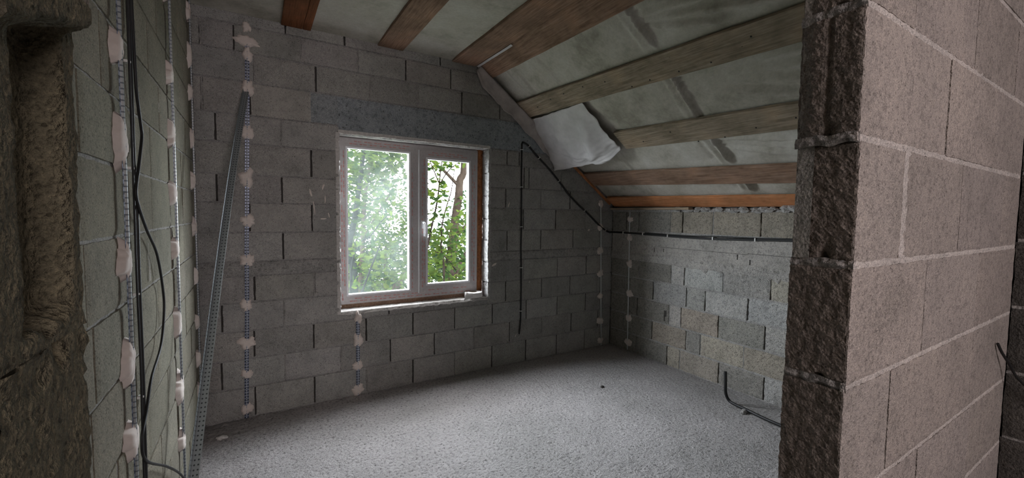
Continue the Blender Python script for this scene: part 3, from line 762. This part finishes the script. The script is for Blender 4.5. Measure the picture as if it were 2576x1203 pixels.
def build_window():
    e = thing('window_1', (1.25, 3.74, .75), '', '', kind='structure')
    YF = 3.705
    mb = MB(); fx0, fx1, fz0, fz1 = .600, 1.862, .752, 2.135
    frame_bars(mb, fx0, fx1, fz0, fz1, (.050, .052, .066, .068), YF, YF+.07)
    mb.box(1.196, 1.268, YF, YF+.07, fz0+.066, fz1-.068, 0)
    fr = mb.build('window_frame', ['film'], e)
    rng = random.Random(2); mk = MB(); y = YF-.0002
    marks(mk, .602, .643, .76, 2.12, y, True, rng); marks(mk, .66, 1.84, .757, .81, y, False, rng); marks(mk, .66, 1.2, 2.075, 2.125, y, False, rng)
    marks(mk, 1.20, 1.232, .83, 2.05, y, True, rng)
    mk.build('film_print', ['red'], fr)
    mb = MB(); frame_bars(mb, .648, 1.198, .816, 2.069, (.016,)*4, YF+.004, YF+.05); mb.build('glazing_bead', ['white'], e)
    mb = MB(); mb.box(.660, 1.188, YF+.035, YF+.039, .828, 2.058, 0); mb.build('dusty_pane', ['glass_dusty'], e)
    # opening sash
    YS = YF-.018
    mb = MB(); frame_bars(mb, 1.272, 1.842, .795, 2.092, (.062, .062, .062, .062), YS, YS+.06)
    sa = mb.build('window_sash', ['film'], e)
    mk = MB(); y = YS-.0002
    marks(mk, 1.286, 1.326, .83, 2.05, y, True, rng); marks(mk, 1.785, 1.832, .83, 2.05, y, True, rng)
    marks(mk, 1.34, 1.78, .802, .848, y, False, rng); marks(mk, 1.34, 1.78, 2.04, 2.085, y, False, rng)
    mk.build('film_print', ['red'], sa)
    mb = MB(); frame_bars(mb, 1.334, 1.780, .857, 2.030, (.018,)*4, YS+.004, YS+.05)
    for a, b, c, d in ((1.266, 1.272, .795, 2.092), (1.842, 1.846, .795, 2.092)): mb.box(a, b, YS+.006, YS+.05, c, d, 0)
    mb.build('glazing_bead', ['white'], e)
    mb = MB(); mb.box(1.348, 1.766, YS+.035, YS+.039, .871, 2.016, 0); mb.build('clear_pane', ['glass'], e)
    # handle
    mb = MB(); hx = 1.303
    mb.box(hx-.013, hx+.013, YS-.010, YS, 1.385, 1.455, 0)
    mb.tube(catmull([(hx, YS-.008, 1.437), (hx, YS-.035, 1.437), (hx+.002, YS-.044, 1.425), (hx+.004, YS-.042, 1.37), (hx+.004, YS-.036, 1.315)], 6), lambda t: .010-.003*t, 8)
    mb.build('handle', ['white'], sa)
    # packing under the frame, fixing foam at its right
    mb = MB(); mb.box(.60, 1.86, 3.715, 3.76, .700, .752, 0); mb.build('frame_packer', ['wood_brown'], e)
    mb = MB(); pts = []
    for j in range(61):
        for i in range(6):
            z = .72+1.43*j/60; x = 1.858+.064*i/5
            pts.append((x, 3.712-.012*math.sin(PI*i/5)-.012*noise.noise(Vector((x*40, z*14, 0))), z))
    mb.grid(pts, 5, 60, 0)
    pts = []
    for j in range(5):
        for i in range(60):
            x = .585+1.33*i/59; z = 2.131+.02*j/4
            pts.append((x, 3.716-.006*noise.noise(Vector((x*30, z*30, 4))), z))
    mb.grid(pts, 59, 4, 1)
    mb.build('fixing_foam', ['foam', 'film'], e)
build_window()

# ------------------------------------------------------------------ trees outside
def leaves(mb, c, rad, n, size, rng, tone=None, flat=1.0):
    for _ in range(n):
        while True:
            p = Vector((rng.uniform(-1, 1), rng.uniform(-1, 1), rng.uniform(-1, 1)))
            if p.length < 1: break
        p = Vector(c) + Vector((p.x*rad[0], p.y*rad[1], p.z*rad[2]))
        a = Vector((rng.gauss(0, 1), rng.gauss(0, 1), rng.gauss(0, .5))).normalized()
        b = a.cross(Vector((rng.gauss(0, .5), rng.gauss(0, .5), 1))).normalized(); nn = a.cross(b)
        s = size*(.6+rng.random()*.8); t = rng.random(); t = (t, t, t)
        i = len(mb.v)
        P = [p-a*s*.5, p-a*s*.15+b*s*.36+nn*s*.08, p+a*s*.25+b*s*.28+nn*s*.06, p+a*s*.6, p+a*s*.25-b*s*.28+nn*s*.06, p-a*s*.15-b*s*.36+nn*s*.08]
        mb.v += [tuple(q) for q in P]; mb.t += [t]*6
        mb.f.append((i, i+1, i+2, i+3)); mb.f.append((i, i+3, i+4, i+5)); mb.mi += [0, 0]; mb.sm += [False, False]
GZ = -2.6
def tree(name, stems, crowns, label, bark='bark', leafm='leaf', lsize=.10, seed=1):
    base = Vector(stems[0][0][-1]); e = thing(name, (base.x, base.y, GZ), label, 'tree', 'trees outside the window')
    mb = MB()
    for k, (pts, r0, r1) in enumerate(stems):
        pts = [Vector(p) for p in pts][::-1]           # bottom -> top
        if k == 0: pts = [Vector((pts[0].x-(pts[1].x-pts[0].x)*.3, pts[0].y, GZ-.1))] + pts
        mb.tube(catmull(pts, 6), (lambda a, b: (lambda t: a+(b-a)*t))(r0, r1), 8)
    mb.build('trunk', [bark], e)
    rng = random.Random(seed); lf = MB()
    for c, rad, n in crowns: leaves(lf, c, rad, int(n*1.5), lsize, rng)
    lf.build('foliage', [leafm], e)
def up(*P): return list(P)
tree('broadleaf_tree', [([(3.344, 7.2, 2.9), (3.33, 7.2, 2.31), (3.257, 7.2, 2.146), (3.229, 7.2, 1.837), (3.156, 7.2, 1.342), (3.124, 7.2, 1.006), (3.077, 7.2, .656), (3.045, 7.2, .29)], .11, .06),
      ([(2.5, 7.2, 2.6), (2.815, 7.2, 2.381), (2.941, 7.2, 2.299), (3.22, 7.2, 2.05)], .035, .02), ([(3.6, 7.2, 2.6), (3.374, 7.2, 2.273), (3.25, 7.2, 2.1)], .03, .02), ([(3.9, 7.1, 2.1), (3.5, 7.1, 1.5), (3.18, 7.2, 1.1)], .035, .015)],
     [((3.3, 7.2, 3.0), (1.0, .8, .55), 520), ((3.6, 7.0, 1.5), (.55, .6, .55), 150), ((3.0, 7.2, .7), (.9, .6, .6), 300), ((2.2, 7.2, 2.75), (.6, .6, .35), 160)],
     'thick forked tree trunk with pruned stubs behind the right clear pane', lsize=.085, seed=2)
tree('slender_tree', [([(2.36, 5.4, 2.15), (2.313, 5.4, 1.834), (2.239, 5.4, 1.603), (2.178, 5.4, 1.342), (2.173, 5.4, 1.003), (2.211, 5.4, .603)], .016, .006),
      ([(2.30, 5.8, 1.42), (2.378, 5.8, 1.328), (2.464, 5.8, 1.169), (2.505, 5.8, .774), (2.53, 5.7, .55), (2.3, 5.5, .2)], .012, .007), ([(2.642, 5.6, .75), (2.42, 5.6, .536), (2.25, 5.5, .35)], .012, .006), ([(2.179, 5.7, .985), (2.296, 5.7, .937), (2.442, 5.7, .806), (2.54, 5.7, .66)], .012, .008)],
     [((2.25, 5.5, 1.1), (.30, .3, .35), 60), ((2.4, 5.5, .75), (.35, .3, .3), 70), ((2.2, 5.5, .3), (.5, .4, .4), 90)],
     'slender dark sapling with crossing twigs in the middle of the clear pane', lsize=.085, seed=3)
tree('lime_sapling', [([(2.14, 5.2, 2.5), (2.078, 5.2, 2.089), (2.064, 5.2, 1.957), (2.044, 5.2, 1.768), (2.005, 5.2, 1.55), (1.911, 5.2, 1.136), (1.85, 5.2, .6)], .018, .007),
      ([(1.85, 5.2, 2.35), (1.95, 5.2, 2.15), (2.055, 5.2, 1.92)], .010, .005), ([(2.4, 5.2, 2.25), (2.2, 5.2, 2.1), (2.06, 5.2, 1.9)], .010, .005)],
     [((2.05, 5.2, 2.25), (.42, .3, .22), 95), ((1.98, 5.2, 1.75), (.24, .25, .28), 75), ((2.1, 5.3, 1.25), (.35, .3, .3), 80), ((1.75, 5.3, 1.5), (.25, .25, .5), 70)],
     'bright green sapling with large leaves behind the left side of the clear pane', lsize=.08, seed=4)
tree('leaning_tree', [([(3.3, 6.4, 1.25), (2.972, 6.4, .797), (2.839, 6.4, .569), (2.78, 6.4, .421), (2.7, 6.4, .1)], .05, .035)],
     [((3.0, 6.4, 1.3), (.4, .4, .35), 80), ((2.7, 6.4, .5), (.5, .4, .4), 110)],
     'short brown leaning trunk low in the clear pane', lsize=.10, seed=5)
tree('grey_tree', [([(1.35, 6, 2.9), (1.244, 6, 2.01), (1.191, 6, 1.648), (1.155, 6, 1.411), (1.085, 6, 1.1), (1.105, 6, .89), (1.146, 6, .439)], .06, .022)],
     [((1.3, 6.0, 2.5), (.7, .6, .5), 420), ((1.2, 6.2, 1.7), (.55, .5, .5), 260), ((1.1, 6.2, .7), (.5, .5, .7), 150), ((1.75, 6.2, 2.3), (.5, .5, .5), 200)],
     'bent grey trunk at the left edge of the dusty pane', 'gtrunk', lsize=.09, seed=6)
tree('brown_stem_tree', [([(1.75, 7.5, 2.6), (1.62, 7.5, 1.8), (1.597, 7.5, 1.344), (1.58, 7.5, .975), (1.547, 7.5, .383), (1.546, 7.5, .234)], .05, .03),
      ([(1.95, 7.0, 1.9), (1.75, 7.2, 1.5), (1.6, 7.5, 1.1)], .02, .012)],
     [((1.9, 7.5, 2.3), (.8, .6, .6), 330), ((2.1, 7.4, 1.4), (.6, .6, .6), 260), ((1.7, 7.5, .6), (.6, .6, .6), 200)],
     'straight brown stem right of the bent grey trunk, seen through the dusty pane', lsize=.08, seed=7)
tree('twiggy_shrub', [([(1.46, 5.5, 1.48), (1.373, 5.5, 1.391), (1.244, 5.5, 1.217), (1.117, 5.5, 1.111), (1.0, 5.5, .5)], .013, .006),
      ([(1.25, 5.0, 1.15), (1.197, 5.0, 1.023), (1.128, 5.0, .846), (1.059, 5.0, .66), (1.0, 5.3, .3)], .014, .008)],
     [((1.5, 5.4, 1.2), (.35, .3, .35), 60), ((1.15, 5.3, .9), (.3, .3, .3), 45), ((1.6, 5.4, .7), (.35, .3, .3), 60)],
     'dark diagonal twigs low in the middle of the dusty pane', 'gtrunk', lsize=.08, seed=8)
tree('pale_tree', [([(2.5, 7, 1.2), (2.188, 7, .554), (2.041, 7, .301), (1.98, 7, 0)], .06, .03), ([(2.1, 8, .9), (2.08, 8, .359), (2.07, 8, .032)], .03, .02)],
     [((2.3, 7.2, .9), (.6, .5, .5), 200), ((2.0, 7.2, .2), (.6, .5, .4), 160)],
     'pale slanting stem at the lower right of the dusty pane', lsize=.09, seed=9)
bk = random.Random(12)
for i, (x, y, z, a, c, n) in enumerate([(1.6, 9.5, .3, 1.3, 1.5, 1500), (3.0, 9.5, -.1, 1.2, 1.3, 1300), (4.4, 9.8, .0, 1.2, 1.4, 1200), (2.2, 11.5, 1.4, 1.5, 1.5, 1300), (1.5, 8.6, 2.4, 1.1, 1.1, 900), (5.4, 10.5, 1.0, 1.3, 1.3, 900)]):
    nm = ['low dense bush behind the left half of the dusty pane', 'low dense bush behind the window mullion', 'low dense bush behind the lower clear pane', 'tall pale tree farthest behind the dusty pane', 'leafy tree crown filling the top left of the dusty pane', 'far tree behind the right edge of the clear pane'][i]
    e = thing('garden_bush', (x, y, GZ), nm, 'bush', 'bushes beyond the trees')
    mb = MB()
    for k in range(4):
        mb.tube(catmull([(x+bk.uniform(-.2, .2), y+bk.uniform(-.2, .2), GZ-.1), (x+bk.uniform(-.4, .4), y, z-c*.6), (x+bk.uniform(-.7, .7)*a, y, z+c*.4)], 5), lambda t: .05-.04*t, 6)
    mb.build('stems', ['bark'], e)
    lf = MB(); leaves(lf, (x, y, z), (a, .7, c), int(n*2.1), .10, bk); leaves(lf, (x, y, (z-c+GZ)/2), (a, .6, max(.3, (z-c-GZ)/2+.3)), 300, .14, bk)
    lf.build('foliage', ['leaf_far'], e)
mb = MB(); pts = []
for j in range(21):
    for i in range(21):
        x = -20+40*i/20; y = D+.3+40*j/20; pts.append((x, y, GZ+nz(x, y, 0, .3)*.3-.1))
mb.grid(pts, 20, 20, 0); mb.build('ground', ['ground'], kind='structure')

# ------------------------------------------------------------------ plaster guide beads
def dab(mb, c, n, t, rx_, rz_, h, seed):
    """irregular splat: c centre on the wall, n outward normal, t horizontal tangent"""
    c = Vector(c); n = Vector(n); t = Vector(t); up_ = Vector((0, 0, 1)); K = 40; Rn = 5
    i0 = len(mb.v); mb.v.append(tuple(c+n*h)); mb.t.append((1, 1, 1))
    for r in range(1, Rn+1):
        q = r/Rn
        for k in range(K):
            a = 2*PI*k/K
            s = 1 + .42*noise.noise(Vector((math.cos(a)*1.3+seed, math.sin(a)*1.3, seed*.7))) + .26*noise.noise(Vector((math.cos(a)*3.2+seed, math.sin(a)*3.2, 3))) + .12*noise.noise(Vector((math.cos(a)*9+seed, math.sin(a)*9, 3)))
            hh = h*(1-q**5)*(1-.12*noise.noise(Vector((q*4, a, seed)))) if r < Rn else -.004
            p = c + t*(math.cos(a)*rx_*q*s) + up_*(math.sin(a)*rz_*q*s) + n*hh
            mb.v.append(tuple(p)); mb.t.append((1, 1, 1))
    for k in range(K):
        mb.f.append((i0, i0+1+k, i0+1+(k+1) % K)); mb.mi.append(0); mb.sm.append(True)
    for r in range(Rn-1):
        for k in range(K):
            a = i0+1+r*K+k; b = i0+1+r*K+(k+1) % K
            mb.f.append((a, a+K, b+K, b)); mb.mi.append(0); mb.sm.append(True)
def bead(base, top, n, t, dabs, label, off=.010, seed=0, wide=.013, noseh=.007, nosew=.0032, dr=(.045, .05), nose='nose', wing='wing'):
    base = Vector(base); top = Vector(top); n = Vector(n); t = Vector(t)
    e = thing('plaster_guide_bead', base, label, 'plaster bead', 'galvanised plaster guide beads')
    L = (top-base).length; N_ = max(2, int(L/.04))
    def strip(pr, name, m):
        mb = MB(); pts = []; uvs = []
        for j in range(N_+1):
            p = base + (top-base)*(j/N_) + t*(nz(j*.04, seed, 0, 2)*.003)
            for i, (a, h) in enumerate(pr):
                pts.append(p + t*a + n*(off+h)); uvs.append((i/(len(pr)-1), L*j/N_))
        mb.grid(pts, len(pr)-1, N_, 0, (1, 1, 1), False, uvs)
        return mb.build(name, [m], e)
    strip([(-wide, 0), (-wide, .0012), (-.003, .0012), (.003, .0012), (wide, .0012), (wide, 0), (-wide, 0)], 'wing', wing)
    strip([(-nosew, .001), (-nosew, noseh), (0, noseh+.0015), (nosew, noseh), (nosew, .001)], 'nose', nose)
    for k, d in enumerate(dabs):
        z, sx, sz = d if isinstance(d, tuple) else (d, 1, 1)
        fr = (z-base.z)/(top.z-base.z); p = base+(top-base)*fr
        q = MB(); rr = random.Random(seed*31+k)
        dab(q, p + t*(rr.random()-.5)*.012, n, t, dr[0]*sx*(.85+.3*rr.random()), dr[1]*sz*(.85+.3*rr.random()), off+noseh*1.22, seed*5+k*2.3)
        q.build('plaster_dab', ['dab'], e)
    return e
nB = (0, -1, 0); tB = (1, 0, 0)
bead((-.077, D, .003), (-.020, D, 2.70), nB, tB, [(2.815, .7, .8), (2.72, 1.9, .85), (2.635, .6, 1.1), 2.394, (2.084, .85, 1.05), (1.76, .9, 1.1), (1.455, 1.25, .9), (1.167, 1.15, .8), (.839, .9, 1.05), (.561, 1.1, 1.1), (.327, .9, .9), (.071, 1.1, .9)],
     'tallest plaster guide bead with many pink dabs, on the blocks left of the window', seed=1)
bead((.707, D, .003), (.712, D, .69), nB, tB, [(.654, .8, .9), .464, (.253, .9, .95), (.05, 1.3, .8)], 'short plaster guide bead directly below the window', seed=2)
bead((3.423, D, .015), (3.366, D, 1.66), nB, tB, [(1.657, 1, 1), 1.394, 1.124, .857, (.592, .9, .9), .306, .065], 'plaster guide bead on the window wall close to the low corner', seed=3, nosew=.004, wide=.006, dr=(.045, .045), nose='zincl', wing='zincl')
nL = (1, 0, 0); tL = (0, 1, 0)
bead((A, 1.640, .003), (A, 1.650, 2.86), nL, tL, [(2.5, .9, 1), (2.31, .9, 1), (1.985, .7, 1.25), (1.72, .8, 1.5), (1.37, .9, 1.35), (1.07, .9, 1.4), (.83, 1, 1.4), (.45, .9, 1.2), (.15, .9, 1.2)],
     'plaster guide bead on the left wall nearest the doorway, left of the cables', off=.014, seed=5, nose='nose_dim')
bead((A, 2.575, .003), (A, 2.565, 2.87), nL, tL, [2.80, (2.55, .8, 1.2), (2.16, .9, 1.3), (1.89, .9, 1.4), (1.605, .9, 1.1), (1.34, .9, 1.0), (.98, .9, 1.6), (.645, 1, 1.5), (.38, 1, 1.3), (.1, 1, 1)],
     'plaster guide bead in the middle of the left wall, right of the cables', off=.014, seed=6, nose='nose_dim')
bead((A, 3.355, .003), (A, 3.37, 2.87), nL, tL, [(2.76, .8, 1.4), (2.50, .8, 1.4), (2.27, .8, 1.3), (1.98, .8, 1.5), (1.71, .8, 1.2), (1.42, .8, 1.2), (1.10, .8, 1.2), (.80, .8, 1.2), (.56, .8, 1.2), (.34, .8, 1.2), (.09, .8, 1.6)],
     'plaster guide bead on the left wall beside the tall corner', off=.012, seed=7, nose='nose_dim')
nR = (-1, 0, 0)
bead((B, 3.300, .02), (B, 3.318, 1.57), nR, tL, [(1.486, 1, 1), 1.288, (.989, 1, 1), .663, .375, .101], 'plaster guide bead on the low right wall beside the corner', seed=4, nosew=.004, wide=.006, dr=(.045, .045), nose='zincl', wing='zincl')

# ------------------------------------------------------------------ leaning perforated profile
def build_profile():
    P = catmull([(-.290, 1.950, .012), (-.255, 2.20, .38), (-.180, 2.75, 1.19), (-.115, 3.18, 1.81), (-.045, 3.555, 2.36)], 14)
    e = thing('perforated_steel_profile', P[0], 'long perforated galvanised angle profile leaning in the left corner', 'metal profile')
    mb = MB(); L = 0; pts = []; uvs = []; w = .030
    for k, p in enumerate(P):
        if k: L += (P[k]-P[k-1]).length
        d = (P[min(k+1, len(P)-1)]-P[max(k-1, 0)]).normalized()
        a = Vector((1, -.25, 0)); a = (a-d*a.dot(d)).normalized(); b = d.cross(a)
        if b.y > 0: b = -b
        q = p
        prof = [(q, 0), (q+a*w, 1), ]
        th = .0012
        ring = [q+b*w, q, q+a*w, q+a*w+b*-th, q-(a*0)-b*th-a*th, q+b*w-a*th]
        for i, r in enumerate(ring): pts.append(r); uvs.append(([0, 1, 2, 2, 1, 0][i], L))
    mb.grid(pts, 5, len(P)-1, 0, (1, 1, 1), False, uvs)
    mb.build('angle_flanges', ['profile'], e)
build_profile()

# ------------------------------------------------------------------ cables
def cable(name, P, r, label, clips=(), n=nB, loc=None, cat='cable', group=None, extra=(), smooth=8, cs=(.014, .008)):
    Pc = catmull(P, smooth); e = thing(name, Pc[0], label, cat, group)
    mb = MB(); mb.tube(Pc, r, 8); mb.build('sheath', ['black'], e)
    for (Q, rr) in extra:
        mb = MB(); mb.tube(catmull(Q, smooth), rr, 8); mb.build('loose_strand', ['black'], e)
    for c, t in clips:
        c = Vector(c); t = Vector(t).normalized(); nn = Vector(n); s = t.cross(nn).normalized(); mb = MB()
        def fn(x, y, z): return tuple(c + s*x + nn*y + t*z)
        mb.box(-r-.003, r+.003, -.001, r*2+.004, -.003, .003, 0, fn=fn)
        mb.box(-r-.009, -r-.001, -.001, .008, -.004, .004, 0, fn=fn)
        mb.build('cable_clip', ['clip'], e)
    return e
y = D-.009
cable('vertical_cable', [(2.291, y, .30), (2.305, y, .465), (2.306, y, .876), (2.298, y, 1.2), (2.299, y, 1.443), (2.293, y, 1.9), (2.293, y, 2.232)], .0075, 'black cable clipped straight down the window wall, right of the window',
      [((2.293, D-.001, 2.17), (0, 0, 1)), ((2.295, D-.001, 1.80), (0, 0, 1)), ((2.299, D-.001, 1.40), (0, 0, 1)), ((2.304, D-.001, .985), (0, 0, 1)), ((2.305, D-.001, .54), (0, 0, 1))])
yd = D-.011
cable('diagonal_cable', [(2.296, yd, 2.243), (2.36, yd, 2.222), (2.48, yd, 2.12), (2.632, yd, 2.0), (2.80, yd, 1.845), (2.905, yd, 1.742), (3.05, yd, 1.63), (3.195, yd, 1.53), (3.30, yd, 1.45), (3.41, yd, 1.375), (3.50, yd, 1.335), (3.552, 3.575, 1.332), (B-.018, 3.50, 1.333), (B-.014, 3.233, 1.332), (B-.014, 2.5, 1.322), (B-.014, 2.025, 1.332), (B-.014, 1.652, 1.346), (B-.014, .8, 1.36)], .0095,
      'thick black cable running down along the slope and on along the low right wall',
      [((2.375, D-.001, 2.213), (.8, 0, -.6)), ((2.50, D-.001, 2.105), (.8, 0, -.65)), ((2.76, D-.001, 1.885), (.8, 0, -.7)), ((3.125, D-.001, 1.578), (.8, 0, -.55)), ((3.445, D-.001, 1.356), (.8, 0, -.4))],
      extra=[([(B-.013, 3.1, 1.343), (B-.013, 2.6, 1.338), (B-.013, 2.3, 1.345), (B-.013, 1.9, 1.350), (B-.013, 1.5, 1.362), (B-.013, .8, 1.375)], .006)])
e = bpy.data.objects['diagonal_cable']
for yy, zz in ((3.40, 1.334), (3.12, 1.334), (2.80, 1.328), (2.31, 1.328), (1.93, 1.337)):
    mb = MB(); mb.box(B-.030, B-.001, yy-.004, yy+.004, zz-.013, zz+.015, 0); mb.build('cable_clip', ['clip'], e)
x = A+.014
cable('wall_cable', [(x, 1.80, 2.88), (x, 1.795, 2.4), (x, 1.789, 2.178), (x, 1.782, 1.931), (x, 1.776, 1.682), (x, 1.79, 1.50), (x, 1.784, 1.301), (x, 1.786, 1.103), (x, 1.786, .903), (x, 1.775, .71), (x, 1.77, .3), (x, 1.77, .01)], .0055,
      'bundle of black cables clipped down the left wall with one loose looping strand',
      [((A+.001, 1.782, 1.983), (0, 0, 1)), ((A+.001, 1.779, 1.652), (0, 0, 1)), ((A+.001, 1.785, 1.25), (0, 0, 1)), ((A+.001, 1.786, .91), (0, 0, 1))], n=nL,
      extra=[([(x+.004, 1.815, 2.86), (x+.004, 1.812, 2.4), (x+.004, 1.806, 2.178), (x+.006, 1.81, 1.95), (x+.006, 1.82, 1.89), (x+.006, 1.862, 1.80), (x+.006, 1.866, 1.76), (x+.010, 1.785, 1.66), (x+.010, 1.734, 1.58), (x+.010, 1.763, 1.532), (x+.006, 1.894, 1.451), (x+.006, 2.051, 1.355), (x+.006, 2.14, 1.219), (x+.006, 2.155, 1.119), (x+.006, 2.064, 1.0), (x+.008, 1.87, .941), (x+.008, 1.768, .857), (x+.008, 1.698, .80), (x+.008, 1.748, .706), (x+.008, 2.096, .50), (x+.010, 2.422, .282), (x+.02, 2.55, .12), (x+.03, 2.5, .012)], .0045),
             ([(x, 1.765, 2.87), (x, 1.765, 2.0), (x, 1.76, 1.55), (x, 1.755, 1.3), (x, 1.762, 1.0), (x, 1.75, .7), (x, 1.755, .02)], .003)])
cable('bent_conduit', [(3.26, 1.965, .265), (3.252, 1.955, .17), (3.262, 1.955, .085), (3.275, 1.935, .032), (3.27, 1.88, .020), (3.26, 1.78, .018), (3.235, 1.62, .018), (3.225, 1.42, .018), (3.2, 1.1, .018)], .012,
      'stiff black conduit lying on the floor at the right with its end bent upright', cat='conduit')
cable('drooping_cable', [(1.835, Y0-.006, 1.165), (1.86, Y0-.012, 1.135), (1.90, Y0-.02, 1.10), (1.945, Y0-.03, 1.055), (1.975, Y0-.05, 1.02), (1.985, .20, .965), (1.985, .1, .90), (1.985, -.05, .82)], .0035,
      'thin black cable drooping out of the near blockwork into the corner at the right')

# ------------------------------------------------------------------ tape roll on the sill
def build_tape():
    c = Vector((1.800, 3.655, .724)); e = thing('tape_roll', c, 'roll of wide white tape with a loose end, lying on the window sill', 'tape roll')
    Ro, Ri, H_ = .088, .038, .046; mb = MB(); K = 48
    rings = [(Ri, 0), (Ro-.002, 0), (Ro, .002), (Ro, H_-.002), (Ro-.002, H_), (Ri, H_), (Ri, 0)]
    pts = []
    for k in range(K+1):
        a = 2*PI*k/K
        for r, h in rings: pts.append((c.x+math.cos(a)*r, c.y+math.sin(a)*r, c.z+h))
    mb.grid(pts, len(rings)-1, K, 0, (1, 1, 1), False); mb.build('tape', ['paper'], e)
    mb = MB(); pts = []
    for k in range(K+1):
        a = 2*PI*k/K
        for r, h in ((Ri-.003, .001), (Ri+.0005, .001), (Ri+.0005, H_+.0005), (Ri-.003, H_+.0005), (Ri-.003, .001)): pts.append((c.x+math.cos(a)*r, c.y+math.sin(a)*r, c.z+h))
    mb.grid(pts, 4, K, 0, (1, 1, 1), False); mb.build('card_core', ['card'], e)
    mb = MB(); P = catmull([(c.x-.040, c.y-.079, 0), (c.x-.075, c.y-.085, 0), (c.x-.105, c.y-.080, 0), (c.x-.135, c.y-.088, 0)], 6); pts = []
    for j in range(2):
        for k, p in enumerate(P):
            t = k/(len(P)-1); pts.append((p.x+(.020*t if j else -.006*t), p.y, c.z+(H_+.012*t if j else .0-.018*t*t)))
    mb.grid(pts, len(P)-1, 1, 0); o = mb.build('loose_end', ['paper'], e); m = o.modifiers.new('t', 'SOLIDIFY'); m.thickness = .0006
build_tape()

# ------------------------------------------------------------------ small debris on the floor
def chip(name, c, r, label, m, cat, seed):
    mb = MB(); c = Vector(c); K = 10; pts = []
    for j in range(6):
        th = PI*j/5
        for k in range(K+1):
            a = 2*PI*(k % K)/K; d = Vector((math.sin(th)*math.cos(a), math.sin(th)*math.sin(a), math.cos(th)))
            s = 1+.5*noise.noise(d*1.8+Vector((seed, 0, 0)))
            pts.append((c.x+d.x*r[0]*s, c.y+d.y*r[1]*s, c.z+r[2]*.7+d.z*r[2]*s))
    mb.grid(pts, K, 5, 0, (1, 1, 1), False); o = mb.build(name, [m]); o['label'] = label; o['category'] = cat; o['kind'] = 'thing'
chip('plaster_chip', (-.215, 3.33, 0), (.034, .020, .014), 'small white plaster chip on the floor near the tall bead', 'sillm', 'plaster chip', 1)
chip('mortar_crumb', (2.61, 2.70, 0), (.020, .012, .008), 'dark mortar crumb in the middle of the bright floor', 'dark', 'crumb', 4)
chip('broken_mortar_lump', (3.22, 1.78, 0), (.035, .022, .016), 'grey broken mortar lump on the floor beside the bent conduit', 'mortar', 'mortar lump', 6)
